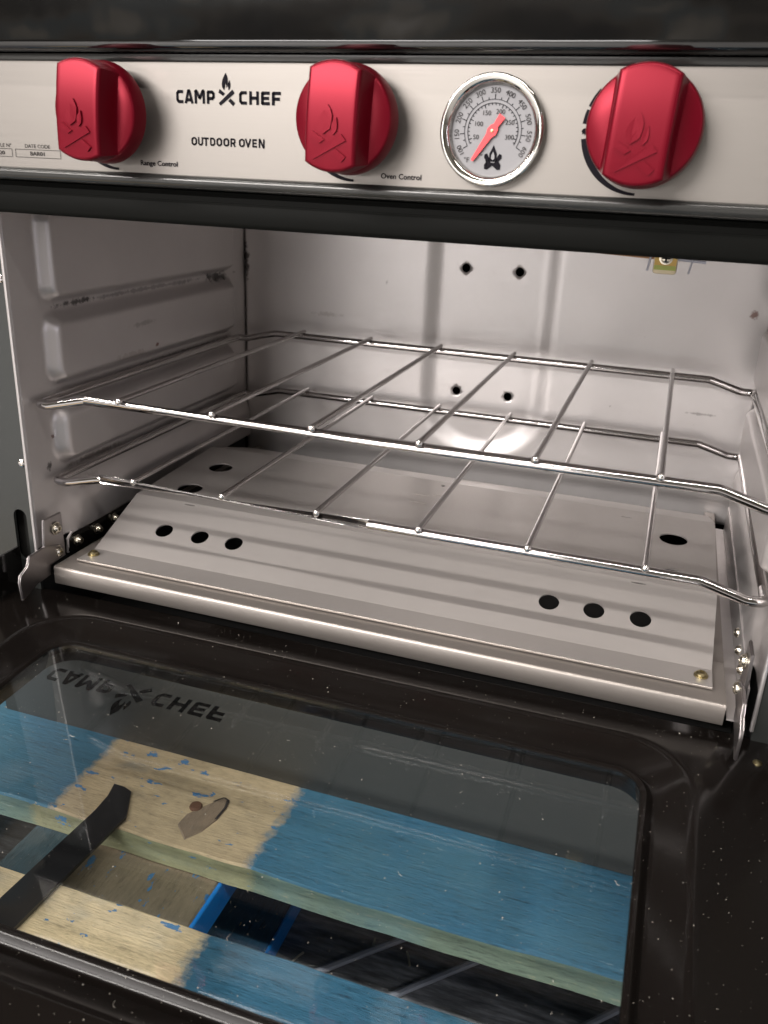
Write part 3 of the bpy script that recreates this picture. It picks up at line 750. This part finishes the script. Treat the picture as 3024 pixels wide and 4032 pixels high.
IY = PY - 0.00025
def front3(y): return lambda p: Vector((p[0], y, p[1]))
part('brand_logo', poly_bm(logo_polys(0.0846, 0.1561, 0.0533), front3(IY)), M_ink, panel, smooth=False)
s_ = 0.0381 / 955.0; polys = []
for ch, a, b_ in (('O', 380, 455), ('U', 468, 535), ('T', 540, 610), ('D', 628, 697), ('O', 712, 787), ('O', 803, 880), ('R', 895, 965), ('O', 1005, 1082), ('V', 1085, 1162), ('E', 1177, 1237), ('N', 1258, 1335)):
    polys += letter_polys(ch, 0.0655 + (a - 380) * s_, (b_ - a) * s_, 93 * s_, 0.1355, 0.21)
part('product_lettering', poly_bm(polys, front3(IY)), M_ink, panel, smooth=False)
panel_text('Range Control', 0.0372, 0.0576, 0.1258, 0.0022, IY, panel, M_ink, 0.022)
panel_text('Oven Control', 0.1606, 0.1794, 0.1250, 0.0022, IY, panel, M_ink, 0.022)
panel_text('DATE CODE', -0.0300, -0.0150, 0.1313, 0.0017, IY, panel, M_grey_ink)
panel_text('BAR01', -0.0272, -0.0186, 0.1278, 0.0018, IY, panel, M_grey_ink, 0.012)
panel_text('LE Nº', -0.0452, -0.0384, 0.1313, 0.0017, IY, panel, M_grey_ink)
panel_text('20', -0.0462, -0.0430, 0.1277, 0.0018, IY, panel, M_grey_ink, 0.012)
def frame_rect(x0, x1, z0, z1, t=0.00022):
    bm = bmesh.new()
    for q in ((x0, x1, z0, z0 + t), (x0, x1, z1 - t, z1), (x0, x0 + t, z0 + t, z1 - t), (x1 - t, x1, z0 + t, z1 - t)):
        flat(bm, [(q[0], q[2]), (q[1], q[2]), (q[1], q[3]), (q[0], q[3])], front3(IY))
    return bm
part('number_box', frame_rect(-0.0363, -0.0089, 0.1267, 0.1306), M_grey_ink, panel, smooth=False)
part('number_box', frame_rect(-0.0600, -0.0382, 0.1267, 0.1306), M_grey_ink, panel, smooth=False)
def arc_poly(cx, cz, r, a0, a1, w0, w1, n=28):
    bm = bmesh.new(); prev = None
    for k in range(n + 1):
        t = k / n; a = R(a0 + (a1 - a0) * t); wd = w0 + (w1 - w0) * t
        p = [bm.verts.new((cx + (r - wd) * math.cos(a), IY, cz + (r - wd) * math.sin(a))), bm.verts.new((cx + r * math.cos(a), IY, cz + r * math.sin(a)))]
        if prev: bm.faces.new((prev[0], prev[1], p[1], p[0]))
        prev = p
    return bm
KX = [0.0255, 0.1485, 0.2715]; KZ = 0.1478
for kx in KX:
    cxr, czr = kx - 0.0012, 0.1470
    part('dial_arc', arc_poly(cxr, czr, 0.0240, 188, 271, 0.0036, 0.0010), M_ink, panel, smooth=False)
    part('dial_arc', arc_poly(cxr, czr, 0.0240, 161, 174, 0.0020, 0.0026), M_ink, panel, smooth=False)
    part('dial_arc', arc_poly(cxr, czr, 0.0240, 140, 158, 0.0012, 0.0019), M_ink, panel, smooth=False)
    st = [(cxr - 0.0226 + (0.0014 if k % 2 == 0 else 0.0006) * math.cos(math.pi * k / 8), czr - 0.0006 + (0.0014 if k % 2 == 0 else 0.0006) * math.sin(math.pi * k / 8)) for k in range(16)]
    part('ignition_star', poly_bm([st], front3(IY)), M_ink, panel, smooth=False)
panel_text('o', 0.0178, 0.0190, 0.1690, 0.0016, IY, panel, M_ink)

# --- knobs
def knob_bm():
    bm = bmesh.new()
    lathe(bm, [(0, -0.0092), (0.010, -0.0092), (0.0218, -0.0090), (0.0222, -0.0094), (0.0222, -0.0102), (0.0216, -0.0172), (0.0213, -0.0180), (0.0206, -0.0186), (0.012, -0.0190), (0, -0.0190)], 72)
    # neck
    lathe(bm, [(0.009, 0.0), (0.009, -0.0095)], 24)
    # grip: straight sides, arched ends, drafted, crowned face
    NS, NT = 14, 26
    def P(s_, t_, hw, rr, y):
        x = s_ * hw; z = t_ * math.sqrt(rr * rr - x * x)
        yy = y + (0.0016 * (z / 0.021) ** 2 if y < -0.025 else 0)
        return (x, yy, z)
    S = [-1 + 2 * k / NS for k in range(NS + 1)]; TT = [-1 + 2 * k / NT for k in range(NT + 1)]
    border = [(v, -1) for v in S] + [(1, v) for v in TT[1:]] + [(v, 1) for v in S[::-1][1:]] + [(-1, v) for v in TT[::-1][1:-1]]
    layers = [(0.0136, 0.0215, -0.0180), (0.0131, 0.0215, -0.0190), (0.0127, 0.0214, -0.0202), (0.0122, 0.0214, -0.0225), (0.0118, 0.0213, -0.0255), (0.0115, 0.0213, -0.0282), (0.0114, 0.0213, -0.0293),
              (0.0112, 0.0211, -0.0301), (0.0108, 0.0208, -0.0307), (0.0103, 0.0203, -0.0310), (0.0097, 0.0197, -0.0311)]
    prev = None
    for hw, rr, y in layers:
        ring = [bm.verts.new(P(a, b, hw, rr, y)) for a, b in border]
        if prev:
            for k in range(len(ring)): bm.faces.new((prev[k], prev[(k + 1) % len(ring)], ring[(k + 1) % len(ring)], ring[k]))
        prev = ring
    key = {q: v for q, v in zip(border, prev)}
    hw, rr, y = layers[-1]
    G = [[key.get((a, b)) or bm.verts.new(P(a, b, hw, rr, y)) for b in TT] for a in S]
    for a in range(NS):
        for b in range(NT): bm.faces.new((G[a][b], G[a + 1][b], G[a + 1][b + 1], G[a][b + 1]))
    return bm
kn_me = tomesh('control_knob', knob_bm(), True, 40)
em_s = 0.0160 / 210.0
em_me = None
for i, (kx, tilt) in enumerate(zip(KX, (5.0, 3.0, 3.0))):
    k = part('control_knob', kn_me, M_red, OV, (kx, PY, KZ)); k.rotation_euler = (0, R(tilt), 0)
    k['label'] = ['red control knob left of the logo, over Range Control', 'red control knob left of the thermometer, over Oven Control', 'red control knob right of the thermometer'][i]
    if em_me is None:
        bm = poly_bm([[(x, y * 0.8) for x, y in q] for q in emblem_polys(0, 0, em_s)], lambda p: Vector((p[0], -0.0311 + 0.0016 * ((p[1] - 0.0116) / 0.021) ** 2 + 0.0006, p[1])), (0, -0.0015, 0))
        em_me = tomesh('emblem', bm, False)
    e = link('emblem', em_me, M_red, k, (-0.0006, 0.0, -0.0116))

# --- thermometer
TX, TZ = 0.2098, 0.1456
bm = bmesh.new()
lathe(bm, [(0.0176, -0.0012), (0.0178, -0.0030), (0.0184, -0.0046), (0.0192, -0.0052), (0.0206, -0.0058), (0.0214, -0.0057), (0.0219, -0.0050), (0.0220, -0.0038), (0.0216, -0.0026), (0.0216, 0.0)], 72, 'y')
th = part('thermometer', bm, M_bezel, OV, (TX, PY, TZ), angle=60)
th['label'] = 'round oven thermometer with red needle and bright steel rim'
bm = bmesh.new(); lathe(bm, [(0, -0.0014), (0.0177, -0.0014)], 60, 'y')
part('dial_face', bm, M_dial, th, (TX, PY, TZ))
DY = PY - 0.00165
def dial_pt(r, deg): return (TX + r * math.cos(R(deg)), TZ + r * math.sin(R(deg)))
bm = bmesh.new()
def dline(r0, r1, deg, wd):
    a = R(deg); d = Vector((math.cos(a), math.sin(a))); nn = Vector((-d.y, d.x)) * wd / 2
    c = Vector((TX, TZ))
    flat(bm, [tuple(c + d * r0 - nn), tuple(c + d * r1 - nn), tuple(c + d * r1 + nn), tuple(c + d * r0 + nn)], front3(DY))
def darc(r, a0, a1, wd, n=40):
    for k in range(n):
        p = [a0 + (a1 - a0) * k / n, a0 + (a1 - a0) * (k + 1) / n]
        flat(bm, [dial_pt(r - wd / 2, p[0]), dial_pt(r - wd / 2, p[1]), dial_pt(r + wd / 2, p[1]), dial_pt(r + wd / 2, p[0])], front3(DY))
fa = lambda v: 90 + (350 - v) / 250.0 * 120
darc(0.0121, fa(600), fa(100), 0.00022); darc(0.0107, fa(597), fa(103), 0.00026)
for v in range(100, 601, 25): dline(0.0122, 0.0141 if v % 50 == 0 else 0.0130, fa(v), 0.0003)
for v in range(40, 316, 10): dline(0.0106, 0.0092 if v % 50 == 0 else 0.0099, fa(v * 1.8 + 32), 0.0003)
part('scale_marks', bm, M_ink, th, smooth=False)
def dial_num(s, r, deg, size, rot):
    me = text_mesh(s, size, 'CENTER'); a, b = text_w(me)
    me.transform(Matrix.Translation((-(a + b) / 2, -size * 0.35, 0))); me.transform(Matrix.Rotation(R(rot), 4, 'Z')); me.transform(FRONT)
    x, z = dial_pt(r, deg); me.transform(Matrix.Translation((x, DY - 0.0001, z)))
    part('numeral', me, M_grey_ink, th)
for v in range(100, 601, 50): dial_num(str(v), 0.0155, fa(v), 0.0029, fa(v) - 90)
for v, r in ((50, 0.0074), (100, 0.0066), (150, 0.0075), (200, 0.0080), (250, 0.0078), (300, 0.0076)): dial_num(str(v), r, fa(v * 1.8 + 32), 0.0026, 0)
dial_num('°F', 0.0155, 228, 0.0028, 0); dial_num('°C', 0.0099, 240, 0.0028, 0)
ex, ez = TX + 0.0010, TZ - 0.0121
fl = [(0, 0.0068), (-0.0008, 0.0050), (-0.0016, 0.0034), (-0.0016, 0.0014), (-0.0008, 0.0002), (0.0008, 0.0002), (0.0016, 0.0014), (0.0016, 0.0034), (0.0008, 0.0050)]
lg = [(-0.0037, 0.0030), (-0.0026, 0.0034), (-0.0018, 0.0020), (-0.0018, 0.0006), (-0.0008, -0.0002), (0.0008, -0.0002), (0.0018, 0.0006), (0.0018, 0.0020), (0.0026, 0.0034), (0.0037, 0.0030), (0.0038, 0.0016), (0.0026, 0.0004),
      (0.0036, -0.0012), (0.0034, -0.0028), (0.0022, -0.0030), (0.0, -0.0014), (-0.0022, -0.0030), (-0.0034, -0.0028), (-0.0036, -0.0012), (-0.0026, 0.0004), (-0.0038, 0.0016)]
part('campfire_mark', poly_bm([[(ex + a, ez + b) for a, b in q] for q in (fl, lg)], front3(DY)), M_ink, th, smooth=False)
inn = [(0, 0.0042), (-0.0007, 0.0026), (-0.0007, 0.0014), (0, 0.0008), (0.0007, 0.0014), (0.0007, 0.0026)]
part('flame_core', poly_bm([[(ex + a, ez + b) for a, b in inn]], front3(DY - 0.0002)), M_dial, th, smooth=False)
bm = bmesh.new()
d = Vector((0.2019 - TX, 0.1337 - TZ)); L_ = d.length; d.normalize(); nn = Vector((-d.y, d.x)); c = Vector((TX, TZ))
nd = [c - d * 0.0070 + nn * 0.0015, c - d * 0.0070 - nn * 0.0015, c - d * 0.0026 - nn * 0.0011] + [c + 0.0024 * (Vector((math.cos(a), math.sin(a)))) for a in []]
nd += [c - d * 0.0016 - nn * 0.0018, c + d * 0.0004 - nn * 0.0022, c + d * 0.0022 - nn * 0.0014, c + d * (L_ - 0.0004) - nn * 0.0006, c + d * L_, c + d * (L_ - 0.0004) + nn * 0.0006, c + d * 0.0022 + nn * 0.0014, c + d * 0.0004 + nn * 0.0022, c - d * 0.0016 + nn * 0.0018, c - d * 0.0026 + nn * 0.0011]
extrude_poly(bm, [tuple(q) for q in nd], front3(PY - 0.0029), (0, 0.0004, 0))
part('needle', bm, M_needle, th, smooth=False)
bm = bmesh.new(); lathe(bm, [(0.0007, -0.0029), (0.0006, -0.0033), (0, -0.0034)], 14); part('pivot', bm, M_brass, th, (TX, PY, TZ))

# --- door, hinged down: local frame with the glass surface at w = 0
DO = bpy.data.objects.new('door', None)
DZ = -0.134
th_x, th_y = math.atan(0.0404), -math.atan(0.0045)
def rr_loop(x0, x1, y0, y1, r, z, n=10):
    pts = []
    for cx, cy, a0 in ((x1 - r, y1 - r, 0), (x0 + r, y1 - r, 90), (x0 + r, y0 + r, 180), (x1 - r, y0 + r, 270)):
        for k in range(n + 1):
            a = R(a0 + 90 * k / n); pts.append((cx + r * math.cos(a), cy + r * math.sin(a), z))
    return pts
GX0, GX1, GY0, GY1 = -0.0165, 0.3135, -0.2205, -0.0505
O = (-0.1030, 0.4000, -0.2950, 0.0008)
RIM = 0.0026
def inset(d): return (GX0 - d, GX1 + d, GY0 - d, GY1 + d)
loops = [rr_loop(*O, 0.004, -0.012), rr_loop(*O, 0.004, RIM - 0.0034), rr_loop(O[0] + 0.0008, O[1] - 0.0008, O[2] + 0.0008, O[3] - 0.0008, 0.0035, RIM - 0.0027),
         rr_loop(O[0] + 0.0018, O[1] - 0.0018, O[2] + 0.0018, O[3] - 0.0018, 0.0035, RIM - 0.0024)]
def ring(d, r, z): loops.append(rr_loop(*inset(d), r, z))
CR = RIM + 0.0034
ring(0.0255, 0.0355, CR - 0.0005); ring(0.0235, 0.034, CR); ring(0.0218, 0.033, CR - 0.0003); ring(0.0200, 0.0315, CR - 0.0012)
ring(0.0080, 0.021, -0.0022); ring(0.0062, 0.019, -0.0024); ring(0.0050, 0.018, -0.0016); ring(0.0038, 0.017, 0.0006); ring(0.0026, 0.0155, 0.0013); ring(0.0012, 0.0145, 0.0010); ring(0.0002, 0.0135, 0.0003)
ring(0.0002, 0.0135, -0.0030); ring(0.0030, 0.017, -0.0120)
bm = bmesh.new()
V = [[bm.verts.new(p) for p in lp] for lp in loops]
for A, B in zip(V, V[1:] + V[:1]):
    for k in range(len(A)): bm.faces.new((A[k], A[(k + 1) % len(A)], B[(k + 1) % len(B)], B[k]))
door = link('door', tomesh('door', bm, True, 32), M_door, OV, Vector((0, 0, DZ)) - worldloc(OV))
door.rotation_euler = (th_x, th_y, 0)
door['label'] = 'black oven door folded down flat with a large window'
bm = bmesh.new()
lo = [rr_loop(*inset(0.0), 0.0133, 0.0), rr_loop(*inset(0.0), 0.0133, -0.0019)]
A = [bm.verts.new(p) for p in lo[0]]; B = [bm.verts.new(p) for p in lo[1]]
bm.faces.new(A); bm.faces.new(B[::-1])
for k in range(len(A)): bm.faces.new((A[k], B[k], B[(k + 1) % len(A)], A[(k + 1) % len(A)]))
link('window_glass', tomesh('window_glass', bm, False), M_glass, door)
lg_ = logo_polys(0, 0, 0.1085)
bm = poly_bm([[(x, y) for x, y in q] for q in lg_], lambda p: Vector((0.0500 + p[0], -0.0755 - p[1], -0.0022)))
link('glass_logo', tomesh('glass_logo', bm, False), M_glassink, door)
bm = bmesh.new(); lathe(bm, [(0.0024, 0), (0.0022, 0.0008), (0.0012, 0.0014), (0, 0.0014)], 14, 'z')
link('screw', tomesh('screw', bm), M_brass, door, (0.3660, -0.024, RIM))

# =================================================================== racks
def rack(name, label, dx, dy, z):
    t = thing(name, label, 'oven rack', (0.15 + dx, 0.13 + dy, z), 'chrome wire oven racks')
    ox, oy, oz = dx, dy, z
    zr, zs = -0.0046, -0.0112
    hx = 0.2102
    yf, yb = 0.0030, 0.2620
    c0 = 0.1490
    path = [(0.15, yf, zr), (0.323, yf, zr), (0.3495, yf + 0.001, zs), (c0 + hx, yf + 0.002, zs), (c0 + hx, yf + 0.018, zs), (c0 + hx, yb - 0.012, zs), (c0 + hx, yb + 0.001, zs), (0.3495, yb + 0.001, zs),
            (0.323, yb, zr), (-0.026, yb, zr), (-0.0525, yb + 0.001, zs), (c0 - hx, yb + 0.001, zs), (c0 - hx, yb - 0.012, zs), (c0 - hx, yf + 0.018, zs), (c0 - hx, yf + 0.002, zs), (-0.0525, yf + 0.001, zs), (-0.026, yf, zr), (0.15, yf, zr)]
    path = [(p[0] + (0.004 if 0.32 < p[0] < 0.33 else 0), p[1], p[2]) for p in path]
    pts = arc_pts(path, 0.011, 5)
    bm = bmesh.new(); tube(bm, [(p.x + ox, p.y + oy, p.z + oz) for p in pts[:-1]], 0.0028, 14, closed=True)
    part('frame_wire', bm, M_chrome, t, angle=70)
    bmw = bmesh.new(); tube(bmw, [(0, -0.0002, 0), (0, 0.13, 0.0), (0, 0.2650, 0)], 0.0017, 10)
    me = tomesh('cross_wire', bmw, True, 50)
    bmk = bmesh.new(); bmesh.ops.create_icosphere(bmk, subdivisions=2, radius=0.0021, matrix=Matrix.Diagonal((1, 0.75, 1.05, 1)))
    rr = random.Random(3)
    for v in bmk.verts: v.co += Vector((rr.uniform(-1, 1), rr.uniform(-1, 1), rr.uniform(-1, 1))) * 0.00012
    mk = tomesh('weld_bead', bmk, True, 60)
    for i in range(6):
        cw = part('cross_wire', me, M_chrome, t, (i * 0.06 + ox, oy, oz - 0.0010))
        for yy in (-0.0006,):
            link('weld_bead', mk, M_weld, cw, (0, yy, -0.0003))
    return t
rack('oven_rack', 'upper chrome wire oven rack', 0, 0, 0)
rack('oven_rack', 'lower chrome wire oven rack', 0.0002, 0.0084, -0.0516)

# =================================================================== dust on the open door
bm = bmesh.new(); rr = random.Random(11)
mw = Matrix.Translation((0, 0, DZ)) @ Matrix.Rotation(th_y, 4, 'Y') @ Matrix.Rotation(th_x, 4, 'X')
mw = Matrix.Translation((0, 0, DZ)) @ door.rotation_euler.to_matrix().to_4x4()
def speck(p, r):
    q = [Vector((rr.uniform(-1, 1), rr.uniform(-1, 1), rr.uniform(0, 1))) for _ in range(4)]
    vs = [bm.verts.new(mw @ (Vector(p) + v * r)) for v in q]
    for a in ((0, 1, 2), (0, 2, 3), (0, 3, 1), (1, 3, 2)): bm.faces.new([vs[i] for i in a])
def surf(x, y):
    d = max(GX0 - x, x - GX1, GY0 - y, y - GY1)
    if d < 0: return 0.0
    if d < 0.0062: return 0.0013
    if d < 0.021: return -0.0022 + max(0, d - 0.008) / 0.012 * 0.0070
    return RIM - 0.0022 + 0.0057 * max(0.0, 1 - (d - 0.0235) / (0.0270 if y > GY1 else 0.055))
for _ in range(2600):
    x, y = rr.uniform(-0.06, 0.395), rr.uniform(-0.285, -0.006)
    speck((x, y, surf(x, y)), rr.choice([0.00015, 0.00018, 0.00021, 0.00026, 0.00040]))
for _ in range(8):
    x, y, a = rr.uniform(-0.02, 0.38), rr.uniform(-0.24, -0.01), rr.uniform(0, 6.28)
    z = surf(x, y) + 0.0002; pts = []
    for k in range(5):
        pts.append(mw @ Vector((x, y, z))); x += 0.0008 * math.cos(a); y += 0.0008 * math.sin(a); a += rr.uniform(-0.8, 0.8)
    tube(bm, pts, 0.00008, 3)
dust = link('dust', tomesh('dust', bm, False), M_dust); dust['kind'] = 'stuff'; dust['label'] = 'pale dust specks scattered over the open oven door'
